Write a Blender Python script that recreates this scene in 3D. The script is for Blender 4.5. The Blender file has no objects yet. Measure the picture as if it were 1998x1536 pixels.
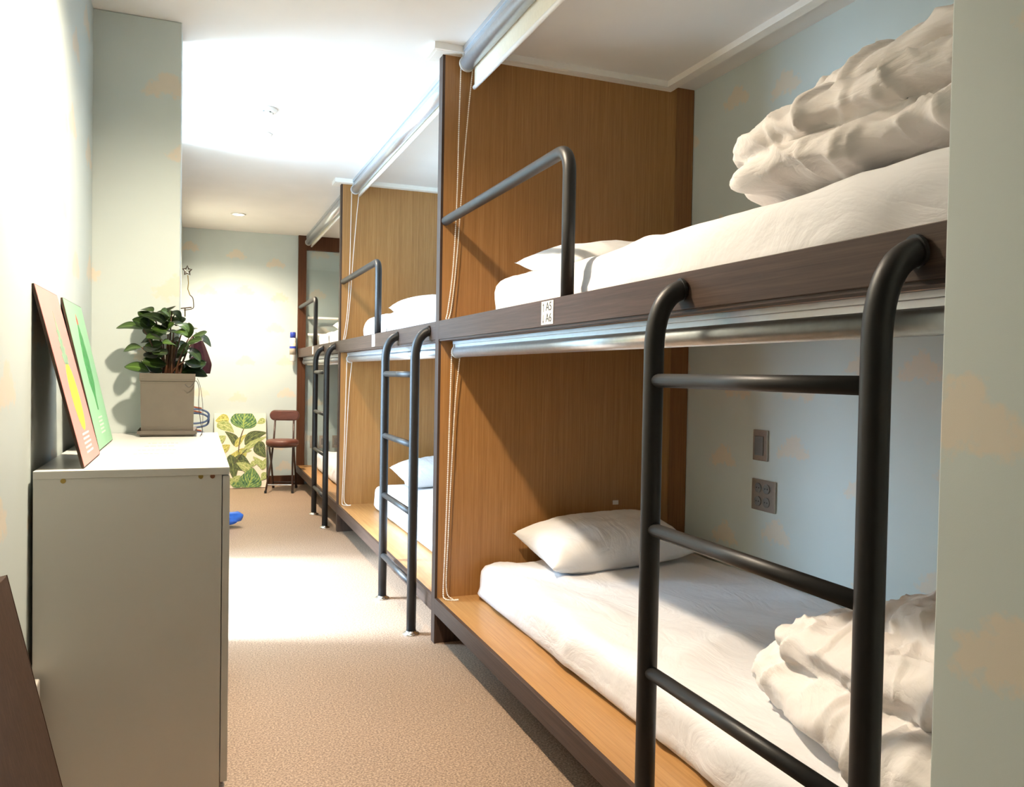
import bpy, bmesh, math, random
from mathutils import Vector, Matrix, noise

random.seed(7)
sc = bpy.context.scene
COL = sc.collection

# ------------------------------------------------------------------ camera
CAM_Z = 1.0521
cam_d = bpy.data.cameras.new('camera'); cam = bpy.data.objects.new('camera', cam_d); COL.objects.link(cam)
R_ = Vector((0.93160492, -0.36304158, 0.01769435)); U_ = Vector((-0.00809419, 0.02794798, 0.99957661)); F_ = Vector((0.36338239, 0.93135371, -0.02309795))
cam.matrix_world = Matrix(((R_.x, U_.x, -F_.x, 0), (R_.y, U_.y, -F_.y, 0), (R_.z, U_.z, -F_.z, CAM_Z), (0, 0, 0, 1)))
cam_d.sensor_fit = 'HORIZONTAL'; cam_d.sensor_width = 36.0; cam_d.lens = 1582.49 * 36 / 1998
cam_d.clip_start = 0.02; cam_d.clip_end = 60
sc.camera = cam

# ------------------------------------------------------------------ world, daylight, exposure
w = bpy.data.worlds.new('world'); sc.world = w; w.use_nodes = True
w.node_tree.nodes['Background'].inputs[0].default_value = (0.62, 0.78, 1.0, 1); w.node_tree.nodes['Background'].inputs[1].default_value = 1.0
DAY_POWER, LAMP_POWER = 250.0, 200.0
dl = bpy.data.lights.new('daylight', 'AREA'); dl.shape = 'RECTANGLE'; dl.size = 1.75; dl.size_y = 1.9; dl.energy = DAY_POWER; dl.color = (0.50, 0.74, 1.0)
dlo = bpy.data.objects.new('daylight', dl); COL.objects.link(dlo); dlo.location = (-2.05, 4.5, 1.35); dlo.rotation_euler = (math.radians(72), 0, math.radians(-90))
sl = bpy.data.lights.new('sun', 'SUN'); sl.energy = 24.0; sl.angle = math.radians(15); sl.color = (.70, .85, 1.0)
slo = bpy.data.objects.new('sun', sl); COL.objects.link(slo); slo.location = (-6, 6, 5)
slo.rotation_euler = Vector((1.0, -.28, -.78)).to_track_quat('-Z', 'Y').to_euler()
vs = sc.view_settings; vs.view_transform = 'Standard'; vs.look = 'None'; vs.gamma = 1.0; vs.use_curve_mapping = False; vs.exposure = 0.75

# ------------------------------------------------------------------ measured layout (metres)
XF, XB = 0.872, 2.009            # bunk front plane, wall behind the bunks
Y1, Y2, Y3 = 3.024, 5.354, 7.704 # head partitions
Y0 = 0.70
T = 0.046
ZR, ZRB = 1.2555, 1.183          # upper rail
ZP, ZPB = 0.178, 0.117           # lower platform
ZC = 2.30
XL = -0.342

# ------------------------------------------------------------------ material helpers
MATS = {}
def new_mat(name):
    m = bpy.data.materials.new(name); m.use_nodes = True
    nt = m.node_tree; b = nt.nodes['Principled BSDF']
    MATS[name] = m
    return m, nt, b
def N(nt, t, **kw):
    n = nt.nodes.new(t)
    for k, v in kw.items(): setattr(n, k, v)
    return n
def L(nt, a, b): nt.links.new(a, b)
def pos_node(nt): return N(nt, 'ShaderNodeNewGeometry').outputs['Position']
def obj_coord(nt): return N(nt, 'ShaderNodeTexCoord').outputs['Object']
def ramp(nt, fac, stops):
    r = N(nt, 'ShaderNodeValToRGB'); e = r.color_ramp.elements
    e[0].position, e[0].color = stops[0][0], (*stops[0][1], 1)
    e[1].position, e[1].color = stops[-1][0], (*stops[-1][1], 1)
    for p, c in stops[1:-1]:
        k = e.new(p); k.color = (*c, 1)
    L(nt, fac, r.inputs[0]); return r.outputs[0]
def bump(nt, b, h, strength, dist=0.002):
    n = N(nt, 'ShaderNodeBump'); n.inputs['Strength'].default_value = strength; n.inputs['Distance'].default_value = dist
    L(nt, h, n.inputs['Height']); L(nt, n.outputs[0], b.inputs['Normal'])
def noise_tex(nt, vec, scale, detail=3, rough=.5):
    n = N(nt, 'ShaderNodeTexNoise'); n.inputs['Scale'].default_value = scale; n.inputs['Detail'].default_value = detail; n.inputs['Roughness'].default_value = rough
    if vec is not None: L(nt, vec, n.inputs['Vector'])
    return n.outputs[0]
def mapping(nt, vec, scale=(1, 1, 1), rot=(0, 0, 0), loc=(0, 0, 0)):
    n = N(nt, 'ShaderNodeMapping'); n.inputs['Scale'].default_value = scale; n.inputs['Rotation'].default_value = rot; n.inputs['Location'].default_value = loc
    L(nt, vec, n.inputs['Vector']); return n.outputs[0]

def plain(name, col, rough=.5, metal=0., var=.06, nscale=30, bumpst=0., coat=0., spec=None):
    m, nt, b = new_mat(name)
    c = obj_coord(nt); f = noise_tex(nt, c, nscale)
    lo = tuple(max(0, x * (1 - var)) for x in col); hi = tuple(min(1, x * (1 + var)) for x in col)
    L(nt, ramp(nt, f, [(.3, lo), (.7, hi)]), b.inputs['Base Color'])
    b.inputs['Roughness'].default_value = rough; b.inputs['Metallic'].default_value = metal
    if coat: b.inputs['Coat Weight'].default_value = coat
    if spec is not None: b.inputs['Specular IOR Level'].default_value = spec
    if bumpst: bump(nt, b, noise_tex(nt, c, nscale * 8), bumpst)
    return m

def wood(name, c0, c1, c2, rough=.45, axis='z', fine=1.0):
    m, nt, b = new_mat(name)
    p = pos_node(nt)
    sc_ = {'z': (120, 120, 1.6), 'y': (120, 1.6, 120)}[axis]
    a = noise_tex(nt, mapping(nt, p, sc_), 1.0 * fine, 5, .65)
    sc2 = {'z': (330, 330, 7), 'y': (330, 7, 330)}[axis]
    g = noise_tex(nt, mapping(nt, p, sc2), 1.0, 3, .6)
    mx = N(nt, 'ShaderNodeMath', operation='MULTIPLY_ADD'); L(nt, g, mx.inputs[0]); mx.inputs[1].default_value = .45; 
    sb = N(nt, 'ShaderNodeMath', operation='MULTIPLY'); L(nt, a, sb.inputs[0]); sb.inputs[1].default_value = .6; L(nt, sb.outputs[0], mx.inputs[2])
    L(nt, ramp(nt, mx.outputs[0], [(.36, c0), (.52, c1), (.68, c2)]), b.inputs['Base Color'])
    b.inputs['Roughness'].default_value = rough
    b.inputs['Specular IOR Level'].default_value = .5 if c1[0] > .12 else .22
    bump(nt, b, g, .12, .001)
    return m

def wallpaper(name, base, cloud):
    """pale blue vinyl wallpaper printed with fuzzy little clouds"""
    m, nt, b = new_mat(name)
    p = pos_node(nt)
    s = N(nt, 'ShaderNodeSeparateXYZ'); L(nt, p, s.inputs[0])
    u = N(nt, 'ShaderNodeMath', operation='ADD'); L(nt, s.outputs[0], u.inputs[0]); L(nt, s.outputs[1], u.inputs[1])
    cv = N(nt, 'ShaderNodeCombineXYZ'); L(nt, u.outputs[0], cv.inputs[0]); L(nt, s.outputs[2], cv.inputs[1])
    CELL = 3.0
    v = N(nt, 'ShaderNodeTexVoronoi', voronoi_dimensions='2D', feature='F1'); v.inputs['Scale'].default_value = CELL; v.inputs['Randomness'].default_value = .55
    L(nt, cv.outputs[0], v.inputs['Vector'])
    loc = N(nt, 'ShaderNodeVectorMath', operation='SUBTRACT'); L(nt, cv.outputs[0], loc.inputs[0]); L(nt, v.outputs['Position'], loc.inputs[1])
    nn = N(nt, 'ShaderNodeTexNoise', noise_dimensions='2D'); nn.inputs['Scale'].default_value = 42; nn.inputs['Detail'].default_value = 4; L(nt, cv.outputs[0], nn.inputs['Vector'])
    off = N(nt, 'ShaderNodeVectorMath', operation='SUBTRACT'); L(nt, nn.outputs['Color'], off.inputs[0]); off.inputs[1].default_value = (.5, .5, .5)
    offs = N(nt, 'ShaderNodeVectorMath', operation='SCALE'); L(nt, off.outputs[0], offs.inputs[0]); offs.inputs['Scale'].default_value = .055
    lw = N(nt, 'ShaderNodeVectorMath', operation='ADD'); L(nt, loc.outputs[0], lw.inputs[0]); L(nt, offs.outputs[0], lw.inputs[1])
    prev = None
    for cx, cy, r in ((-.038, -.008, .030), (0.0, .012, .040), (.036, -.004, .032), (.066, -.014, .020), (-.066, -.016, .017)):
        d = N(nt, 'ShaderNodeVectorMath', operation='DISTANCE'); L(nt, lw.outputs[0], d.inputs[0]); d.inputs[1].default_value = (cx, cy, 0)
        q = N(nt, 'ShaderNodeMath', operation='SUBTRACT'); L(nt, d.outputs['Value'], q.inputs[0]); q.inputs[1].default_value = r
        if prev is None: prev = q.outputs[0]
        else:
            k = N(nt, 'ShaderNodeMath', operation='MINIMUM'); L(nt, prev, k.inputs[0]); L(nt, q.outputs[0], k.inputs[1]); prev = k.outputs[0]
    mr = N(nt, 'ShaderNodeMapRange'); L(nt, prev, mr.inputs['Value'])
    mr.inputs['From Min'].default_value = .006; mr.inputs['From Max'].default_value = -.008; mr.inputs['To Max'].default_value = .75
    mix = N(nt, 'ShaderNodeMix', data_type='RGBA'); L(nt, mr.outputs[0], mix.inputs[0])
    bn = noise_tex(nt, p, 2.2, 3); bcol = ramp(nt, bn, [(.3, tuple(x * .96 for x in base)), (.7, tuple(min(1, x * 1.03) for x in base))])
    L(nt, bcol, mix.inputs[6]); mix.inputs[7].default_value = (*cloud, 1)
    L(nt, mix.outputs[2], b.inputs['Base Color'])
    b.inputs['Roughness'].default_value = .55
    bump(nt, b, noise_tex(nt, p, 900, 2), .15, .0006)
    return m

M_wall = wallpaper('cloud_wallpaper', (.565, .635, .62), (.70, .61, .49))
M_ceil = plain('ceiling_paint', (.80, .78, .75), .7, var=.02, nscale=4, bumpst=.03)
M_trim = plain('trim_paint', (.86, .83, .77), .45, var=.02)
M_oak = wood('oak_veneer', (.255, .113, .030), (.33, .156, .044), (.40, .205, .066), .42, 'z')
M_oakd = wood('oak_veneer_strip', (.185, .074, .021), (.235, .10, .029), (.29, .135, .042), .42, 'z')
M_oaky = wood('oak_platform', (.32, .155, .05), (.395, .205, .07), (.46, .255, .097), .4, 'y')
M_dark = wood('dark_wenge', (.040, .023, .016), (.058, .034, .024), (.082, .050, .036), .5, 'y')
M_darkz = wood('dark_wenge_upright', (.040, .023, .016), (.058, .034, .024), (.082, .050, .036), .5, 'z')
M_brown = wood('brown_frame_wood', (.06, .022, .010), (.085, .033, .015), (.11, .047, .022), .45, 'z')
M_tube = plain('black_coated_tube', (.013, .012, .012), .45, 0., .12, 40)
M_alu = plain('brushed_aluminium', (.60, .62, .65), .30, .85, .05, 60)
M_aluw = plain('aluminium_bright', (.50, .52, .55), .4, .7, .03, 60)
M_cap = plain('clear_grey_plastic', (.62, .60, .56), .3, 0, .03)
M_blind = plain('cream_blind_fabric', (.83, .77, .63), .8, 0, .03, 80, .05)
M_bar = plain('white_bar_plastic', (.88, .85, .80), .4, 0, .02)
M_chain = plain('chain_white', (.86, .80, .70), .4, 0, .03)
M_white = plain('white_melamine', (.66, .66, .63), .28, 0, .015, 6)
M_plate = plain('label_white', (.66, .64, .59), .5, 0, .02)
M_black = plain('print_black', (.02, .02, .02), .6, 0, .0)
M_steel = plain('steel_plate', (.40, .36, .31), .32, .7, .05, 90)
M_steeld = plain('socket_grey', (.20, .20, .19), .4, .3, .05, 60)
M_chrome = plain('chrome', (.75, .75, .73), .18, 1., .03)

def linen(name, col, wr=.5):
    m, nt, b = new_mat(name)
    c = obj_coord(nt)
    f = noise_tex(nt, c, 5, 3)
    L(nt, ramp(nt, f, [(.3, tuple(x * .975 for x in col)), (.7, col)]), b.inputs['Base Color'])
    b.inputs['Roughness'].default_value = .85; b.inputs['Sheen Weight'].default_value = .15
    d = N(nt, 'ShaderNodeTexNoise'); d.inputs['Scale'].default_value = 7; d.inputs['Detail'].default_value = 5; d.inputs['Distortion'].default_value = 1.6; L(nt, mapping(nt, c, (1, .55, 1), (0, 0, .5)), d.inputs['Vector'])
    ab = N(nt, 'ShaderNodeMath', operation='SUBTRACT'); L(nt, d.outputs[0], ab.inputs[0]); ab.inputs[1].default_value = .5
    ab2 = N(nt, 'ShaderNodeMath', operation='ABSOLUTE'); L(nt, ab.outputs[0], ab2.inputs[0])
    bump(nt, b, ab2.outputs[0], wr, .02)
    return m
M_sheet = linen('white_cotton_sheet', (.77, .76, .775), .5)
M_duvet = linen('white_cotton_duvet', (.79, .745, .715), .7)
M_pillow = linen('white_cotton_pillow', (.79, .775, .765), .5)

def floor_mat():
    m, nt, b = new_mat('speckled_vinyl_floor')
    p = pos_node(nt)
    f = noise_tex(nt, p, 170, 4, .75); f2 = noise_tex(nt, p, 3, 3)
    c1 = ramp(nt, f, [(.38, (.135, .087, .056)), (.5, (.275, .187, .128)), (.62, (.475, .345, .245))])
    mix = N(nt, 'ShaderNodeMix', data_type='RGBA', blend_type='MULTIPLY'); mix.inputs[0].default_value = 1
    L(nt, c1, mix.inputs[6]); L(nt, ramp(nt, f2, [(.3, (.93, .93, .93)), (.7, (1, 1, 1))]), mix.inputs[7])
    L(nt, mix.outputs[2], b.inputs['Base Color']); b.inputs['Roughness'].default_value = .5
    bump(nt, b, f, .2, .0008); return m
M_floor = floor_mat()

def glass_mat(name, tint=(1, 1, 1), gl=.05):
    m = bpy.data.materials.new(name); m.use_nodes = True; nt = m.node_tree; nt.nodes.clear()
    o = N(nt, 'ShaderNodeOutputMaterial'); t = N(nt, 'ShaderNodeBsdfTransparent'); g = N(nt, 'ShaderNodeBsdfGlossy'); mx = N(nt, 'ShaderNodeMixShader')
    t.inputs[0].default_value = (*tint, 1); g.inputs['Roughness'].default_value = .02
    mx.inputs[0].default_value = gl; L(nt, t.outputs[0], mx.inputs[1]); L(nt, g.outputs[0], mx.inputs[2]); L(nt, mx.outputs[0], o.inputs[0])
    return m
M_glass = glass_mat('window_glass'); M_acryl = glass_mat('acrylic_sheet', (.93, .95, .95))

def emit_mat(name, col, st):
    m, nt, b = new_mat(name)
    b.inputs['Base Color'].default_value = (*col, 1); b.inputs['Emission Color'].default_value = (*col, 1); b.inputs['Emission Strength'].default_value = st
    return m

# ------------------------------------------------------------------ geometry helpers
def obj(name, bm, mat, parent=None, smooth=False, loc=None):
    me = bpy.data.meshes.new(name); bm.normal_update(); bm.to_mesh(me); bm.free()
    if mat: me.materials.append(mat)
    if smooth:
        for p in me.polygons: p.use_smooth = True
    o = bpy.data.objects.new(name, me); COL.objects.link(o)
    if parent: o.parent = parent
    if loc: o.location = loc
    return o
def tag(o, label, cat, group=None):
    o['label'] = label; o['category'] = cat
    if group: o['group'] = group
    return o
def struct(name, bm, mat, parent=None, smooth=False):
    o = obj(name, bm, mat, parent, smooth)
    if not parent: o['kind'] = 'structure'
    return o
def thing(name, label, cat, loc=(0, 0, 0), group=None, rz=0):
    o = bpy.data.objects.new(name, None); COL.objects.link(o); o.empty_display_size = .05
    o.location = loc; o.rotation_euler = (0, 0, rz)
    return tag(o, label, cat, group)
def box_into(bm, x0, x1, y0, y1, z0, z1, bev=0, seg=2):
    t = bmesh.new()
    vs_ = [t.verts.new(c) for c in ((x0, y0, z0), (x1, y0, z0), (x1, y1, z0), (x0, y1, z0), (x0, y0, z1), (x1, y0, z1), (x1, y1, z1), (x0, y1, z1))]
    for f in ((3, 2, 1, 0), (4, 5, 6, 7), (0, 1, 5, 4), (1, 2, 6, 5), (2, 3, 7, 6), (3, 0, 4, 7)): t.faces.new([vs_[i] for i in f])
    if bev: bmesh.ops.bevel(t, geom=list(t.edges), offset=bev, segments=seg, profile=.5, affect='EDGES')
    me = bpy.data.meshes.new('tmp'); t.to_mesh(me); t.free(); bm.from_mesh(me); bpy.data.meshes.remove(me)
def box(x0, x1, y0, y1, z0, z1, bev=0, seg=2):
    bm = bmesh.new(); box_into(bm, x0, x1, y0, y1, z0, z1, bev, seg); return bm
def tube_into(bm, pts, r, seg=16, caps=True, closed=False):
    pts = [Vector(p) for p in pts]; n = len(pts); rings = []; prev_n = None
    for i, p in enumerate(pts):
        if closed: t = (pts[(i + 1) % n] - pts[i - 1]).normalized()
        else: t = ((pts[i + 1] if i < n - 1 else p) - (pts[i - 1] if i > 0 else p)).normalized()
        if prev_n is None:
            a = Vector((0, 0, 1)) if abs(t.z) < .9 else Vector((1, 0, 0)); nn = t.cross(a).normalized()
        else:
            nn = prev_n - t * prev_n.dot(t)
            nn = nn.normalized() if nn.length > 1e-6 else t.orthogonal().normalized()
        prev_n = nn; bb = t.cross(nn); rr = r[i] if isinstance(r, (list, tuple)) else r
        rings.append([bm.verts.new(p + (nn * math.cos(2 * math.pi * k / seg) + bb * math.sin(2 * math.pi * k / seg)) * rr) for k in range(seg)])
    for i in range(n if closed else n - 1):
        a, b = rings[i], rings[(i + 1) % n]
        for k in range(seg): bm.faces.new((a[k], a[(k + 1) % seg], b[(k + 1) % seg], b[k]))
    if caps and not closed:
        bm.faces.new(list(reversed(rings[0]))); bm.faces.new(rings[-1])
def tube(pts, r, seg=16, caps=True, closed=False):
    bm = bmesh.new(); tube_into(bm, pts, r, seg, caps, closed); return bm
def lathe(prof, seg=32, cx=0, cy=0):
    bm = bmesh.new(); rings = []
    for r, z in prof: rings.append([bm.verts.new((cx + r * math.cos(2 * math.pi * k / seg), cy + r * math.sin(2 * math.pi * k / seg), z)) for k in range(seg)])
    for a, b in zip(rings, rings[1:]):
        for k in range(seg): bm.faces.new((a[k], a[(k + 1) % seg], b[(k + 1) % seg], b[k]))
    bm.faces.new(list(reversed(rings[0]))); bm.faces.new(rings[-1]); return bm
def bez(p0, p1, p2, n=8):
    p0, p1, p2 = Vector(p0), Vector(p1), Vector(p2)
    return [(1 - t) ** 2 * p0 + 2 * t * (1 - t) * p1 + t * t * p2 for t in [i / n for i in range(n + 1)]]
def poly(pts3, thick, nrm):
    """flat polygon with a real thickness along nrm"""
    bm = bmesh.new(); nv = Vector(nrm).normalized() * thick
    a = [bm.verts.new(Vector(p)) for p in pts3]; b = [bm.verts.new(Vector(p) + nv) for p in pts3]
    bm.faces.new(list(reversed(a))); bm.faces.new(b); n = len(a)
    for i in range(n): bm.faces.new((a[i], a[(i + 1) % n], b[(i + 1) % n], b[i]))
    bmesh.ops.recalc_face_normals(bm, faces=list(bm.faces)); return bm

# ================================================================== THE ROOM
struct('floor', box(-2.1, 2.2, -1.7, 7.9, -.06, 0), M_floor)
struct('ceiling', box(-2.1, 2.2, -1.7, 7.9, ZC, ZC + .06), M_ceil)
struct('wall_right', box(XB, XB + .1, .70, 7.9, 0, ZC), M_wall)
struct('wall_rear', box(-.3, XB, Y3 + .03, Y3 + .13, 0, ZC), M_wall)
struct('wall_left', box(XL - .1, XL, -1.6, 3.19, 0, ZC), M_wall)
struct('wall_left_pillar', box(XL - .1, -.056, 3.19, 3.38, 0, ZC, .004), M_wall)
struct('wall_left_rear', box(-.24, -.12, 4.85, Y3 + .03, 0, ZC), M_wall)
struct('wall_passage_near', box(-1.9, XL - .1, 3.28, 3.38, 0, ZC), M_wall)
struct('wall_passage_far', box(-1.9, -.24, 5.62, 5.72, 0, ZC), M_wall)
struct('wall_foreground', box(.811, .90, -1.6, .70, 0, ZC, .002), M_wall)
struct('wall_bunk_end', box(.90, 2.109, .60, .70, 0, ZC), M_wall)
struct('wall_front', box(XL - .1, .90, -1.7, -1.6, 0, ZC), M_wall)
# window wall at the end of the side passage
bm = bmesh.new()
for a in ((3.38, 3.50, 0, ZC), (5.50, 5.62, 0, ZC), (3.50, 5.50, 0, .12), (3.50, 5.50, 2.2, ZC)): box_into(bm, -1.9, -1.8, a[0], a[1], a[2], a[3])
struct('wall_passage_window', bm, M_wall)
bm = bmesh.new()
for a in ((3.50, 3.55, .12, 2.2), (5.45, 5.50, .12, 2.2), (3.55, 5.45, .12, .17), (3.55, 5.45, 2.15, 2.2)): box_into(bm, -1.88, -1.82, a[0], a[1], a[2], a[3])
win = struct('window_1', bm, M_trim)
obj('pane', box(-1.855, -1.849, 3.55, 5.45, .17, 2.15), M_glass, win)
# baseboards
struct('baseboard_rear', box(-.12, XF, Y3 + .015, Y3 + .03, 0, .085, .003), M_brown)
struct('baseboard_left', box(XL, XL + .012, -1.6, 2.0, 0, .07, .003), M_trim)
# white ceiling mouldings round the partition heads and along the bunk wall
W_ = .046
def moulding(idx, yk, first_y):
    bm = bmesh.new(); z0, z1 = 2.275, ZC
    for (x0, x1, a, b) in ((XF - W_, 1.885, yk - W_, yk), (XF - W_, XF, yk, yk + T), (XF - W_, 1.885, yk + T, yk + T + W_)):
        box_into(bm, x0, x1, a, b, z0, z1)
        box_into(bm, x0 + .012, x1, a + (.012 if a < yk else 0), b - (.012 if b > yk + T else 0), z0 - .001, z0)
    box_into(bm, 1.842, 1.885, first_y, yk - W_, z0, z1)
    struct('trim_%d' % idx, bm, M_trim)
moulding(1, Y1, .70); moulding(2, Y2, Y1 + T + W_)
bm = box(1.842, 1.885, Y2 + T + W_, Y3, 2.275, ZC); struct('trim_3', bm, M_trim)

# ================================================================== BUNKS
def flange(x, y):
    return lathe([(.034, .0), (.034, .004), (.03, .007), (.021, .009), (.021, .014)], 28, x, y)
def text_mesh(name, body, size, mat, parent, m4):
    cu = bpy.data.curves.new(name, 'FONT'); cu.body = body; cu.size = size; cu.extrude = .0003
    t = bpy.data.objects.new(name + '_c', cu); COL.objects.link(t)
    dg = bpy.context.evaluated_depsgraph_get(); me = bpy.data.meshes.new_from_object(t.evaluated_get(dg)); bpy.data.objects.remove(t)
    me.transform(m4); me.materials.clear(); me.materials.append(mat); me.name = name
    o = bpy.data.objects.new(name, me); COL.objects.link(o); o.parent = parent; return o

def bunk(y0, y1, lad, guard_len, label, plate_y, text=None, head=True):
    b = thing('bunk_bed', label, 'bunk bed', (0, 0, 0), 'built-in double bunk units along the wall')
    G = lambda n, m, mat, par=b, sm=False: obj(n, m, mat, par, sm)
    if head:
        p = G('head_panel', box(XF + .010, 1.915, y1, y1 + T, ZPB, ZC), M_oak)
        G('edge_strip', box(XF, XF + .010, y1, y1 + T, 0, ZC - .024), M_darkz, p)
        G('wall_batten', box(1.917, XB - .003, y1 + .004, y1 + T - .004, ZPB, ZC), M_oakd, p)
        G('foot', box(XF + .010, 1.35, y1 + .002, y1 + T - .002, 0, ZPB), M_darkz)
    ya, yb = y0, y1
    G('upper_platform', box(XF + .045, XB, ya, yb, 1.19, 1.235), M_oaky)
    rl = G('upper_rail', box(XF, XF + .042, ya, yb, ZRB, ZR, .0015), M_dark)
    G('rail_lip', box(XF + .003, XF + .040, ya, yb, ZRB - .006, ZRB), M_dark, rl)
    G('lower_platform', box(XF + .014, XB, ya, yb, ZPB + .02, ZP), M_oaky)
    G('lower_fascia', box(XF, XF + .014, ya, yb, ZPB, ZP, .001), M_dark)
    G('kick_board', box(1.30, 1.318, ya, yb, 0, ZPB + .02), M_darkz)
    # ladder
    ys = (lad, lad + .545); LX = .817; r = .0192
    for y in ys:
        path = [Vector((LX, y, z)) for z in (.008, .4, .8, 1.06)] + bez((LX, y, 1.105), (LX, y - .003, 1.21), (XF + .002, y - .010, 1.222), 12)
        s = G('ladder_stile', tube(path, r, 24), M_tube, sm=True)
        G('foot_flange', flange(LX, y), M_chrome, s, True)
        G('wall_collar', tube([(XF - .004, y - .009, 1.221), (XF + .001, y - .010, 1.222)], .0225, 24), M_tube, s)
    for z in (1.046, .761, .486, .203):
        G('ladder_rung', tube([(LX, ys[0] + .012, z), (LX, ys[1] - .012, z)], .0132, 18), M_tube, sm=True)
    # guard rail of the upper bunk
    GX = .893; yc = y1 - guard_len
    path = [Vector((GX, y1 + .002, 1.640)), Vector((GX, y1 - .4, 1.640)), Vector((GX, yc + .075, 1.640))] + bez((GX, yc + .07, 1.640), (GX, yc, 1.642), (GX, yc, 1.57), 12) + [Vector((GX, yc, 1.45)), Vector((GX, yc, ZR - .004))]
    G('guard_rail', tube(path, .0175, 24), M_tube, sm=True)
    # number plate
    lp = G('number_plate', box(XF - .0012, XF, plate_y, plate_y + .078, 1.188, 1.2505), M_plate)
    if text:
        m4 = Matrix(((0, 0, -1, 0), (-1, 0, 0, 0), (0, 1, 0, 0), (0, 0, 0, 1)))
        for s_, z in zip(text, (1.2245, 1.1945)):
            text_mesh('lettering', s_, .033, M_black, lp, Matrix.Translation((XF - .0014, plate_y + .048, z)) @ m4)
        for up, z in ((1, 1.222), (-1, 1.192)):
            bm = bmesh.new(); yy = plate_y + .064; za, zb = (z, z + .023)
            box_into(bm, XF - .0016, XF - .001, yy - .0012, yy + .0012, za, zb)
            tipz = zb + .002 if up > 0 else za - .002; bz = tipz - up * .008
            for_v = [(XF - .0016, yy, tipz), (XF - .0016, yy - .0045, bz), (XF - .0016, yy + .0045, bz)]
            vv = [bm.verts.new(c) for c in for_v]; bm.faces.new(vv)
            obj('arrow_mark', bm, M_black, lp)
    return b
bunk(Y0, Y1, .805, 1.115, 'double bunk nearest the pale foreground wall, numbered A5 and A6', 1.946, ('A5', 'A6'))
bunk(Y1 + T, Y2, 3.168, 1.100, 'middle double bunk with oak head panel beside the daylight patch on the floor', 4.22)
b3 = bunk(Y2 + T, Y3 - .012, 5.522, 1.035, 'last double bunk against the rear wall by the folding chair', 6.60, None, False)
# dark frame that closes the last bunk at the rear wall
obj('end_post', box(XF, XF + .072, Y3 - .012, Y3 + .03, 0, ZC, .002), M_brown, b3)
obj('end_header', box(XF + .072, XB, Y3 - .012, Y3 + .03, 2.17, ZC, .002), M_brown, b3)
obj('clear_sheet', box(XF + .074, XB - .005, Y3 + .004, Y3 + .008, ZP, 2.17), M_acryl, b3)

# sticker on the first head panel
st = obj('sticker', box(1.645, 1.672, Y1 - .0012, Y1 - .0002, .511, .529), M_plate); tag(st, 'tiny white sticker on the oak head panel above the lower pillow', 'sticker')

# ================================================================== ROLLER BLINDS
def chain(pts, bead=.0031, step=.0078, cord=.0012):
    bm = bmesh.new(); tube_into(bm, pts, cord, 6)
    P = [Vector(p) for p in pts]; acc = 0
    ico = bmesh.new(); bmesh.ops.create_icosphere(ico, subdivisions=1, radius=bead); me = bpy.data.meshes.new('bead'); ico.to_mesh(me); ico.free()
    for a, b in zip(P, P[1:]):
        l = (b - a).length
        while acc < l:
            c = a.lerp(b, acc / l); n0 = len(bm.verts); bm.from_mesh(me); bm.verts.ensure_lookup_table()
            for v in bm.verts[n0:]: v.co += c
            acc += step
        acc -= l
    bpy.data.meshes.remove(me); return bm
def catmull(pts, n=10):
    P = [Vector(p) for p in pts]; P = [P[0]] + P + [P[-1]]; out = []
    for i in range(1, len(P) - 2):
        for k in range(n):
            t = k / n; a, b, c, d = P[i - 1:i + 3]
            out.append(.5 * ((2 * b) + (c - a) * t + (2 * a - 5 * b + 4 * c - d) * t * t + (3 * b - a - 3 * c + d) * t ** 3))
    return out + [P[-2]]
def blind(ya, yb, upper, drop, label, chain_pts, group):
    t = thing('roller_blind', label, 'roller blind', (0, 0, 0), group)
    if upper: X, Z, top, r = .957, 2.238, ZC, .027
    else: X, Z, top, r = .938, 1.137, ZRB - .006, .0215
    # headrail: stepped aluminium profile
    bm = bmesh.new(); hr = Z + r * .75
    box_into(bm, X - .020, X + .022, ya, yb, hr + (top - hr) * .5, top - .0005, .001)
    box_into(bm, X - .013, X + .018, ya, yb, hr - .002, hr + (top - hr) * .5)
    obj('headrail', bm, M_aluw, t)
    obj('roller_tube', tube([(X, ya + .012, Z), (X, yb - .012, Z)], r, 40), M_alu, t, True)
    for y in (ya + .004, yb - .004):
        bm = tube([(X, y - .004, Z), (X, y + .004, Z)], r + .004, 28)
        box_into(bm, X - .018, X + .018, y - .003, y + .003, Z, top - .001)
        obj('end_bracket', bm, M_cap, t)
    fx = X + r - .001
    if drop > 0:
        f = obj('fabric', box(fx - .001, fx + .001, ya + .02, yb - .02, Z - drop, Z), M_blind, t)
        obj('bottom_bar', tube([(fx, ya + .018, Z - drop - .006), (fx, yb - .018, Z - drop - .006)], .008, 16), M_bar, t, True)
    for k, cp in enumerate(chain_pts):
        c = obj('bead_chain', chain(catmull(cp)), M_chain, t); c['kind'] = 'stuff'
    return t
GU, GL_ = 'roller blinds along the ceiling over the bunks', 'roller blinds under the upper bunk rails'
def up_chain(yk):
    y = yk - .026
    return [[(.935, y - .004, 2.23), (.932, y, 2.0), (.928, y, 1.7), (.917, y, 1.45), (.900, y, 1.30), (.893, y, 1.262), (.897, y - .012, 1.258), (.912, y - .006, 1.31), (.932, y, 1.5), (.950, y, 1.8), (.968, y, 2.05), (.982, y - .004, 2.22)]]
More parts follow.
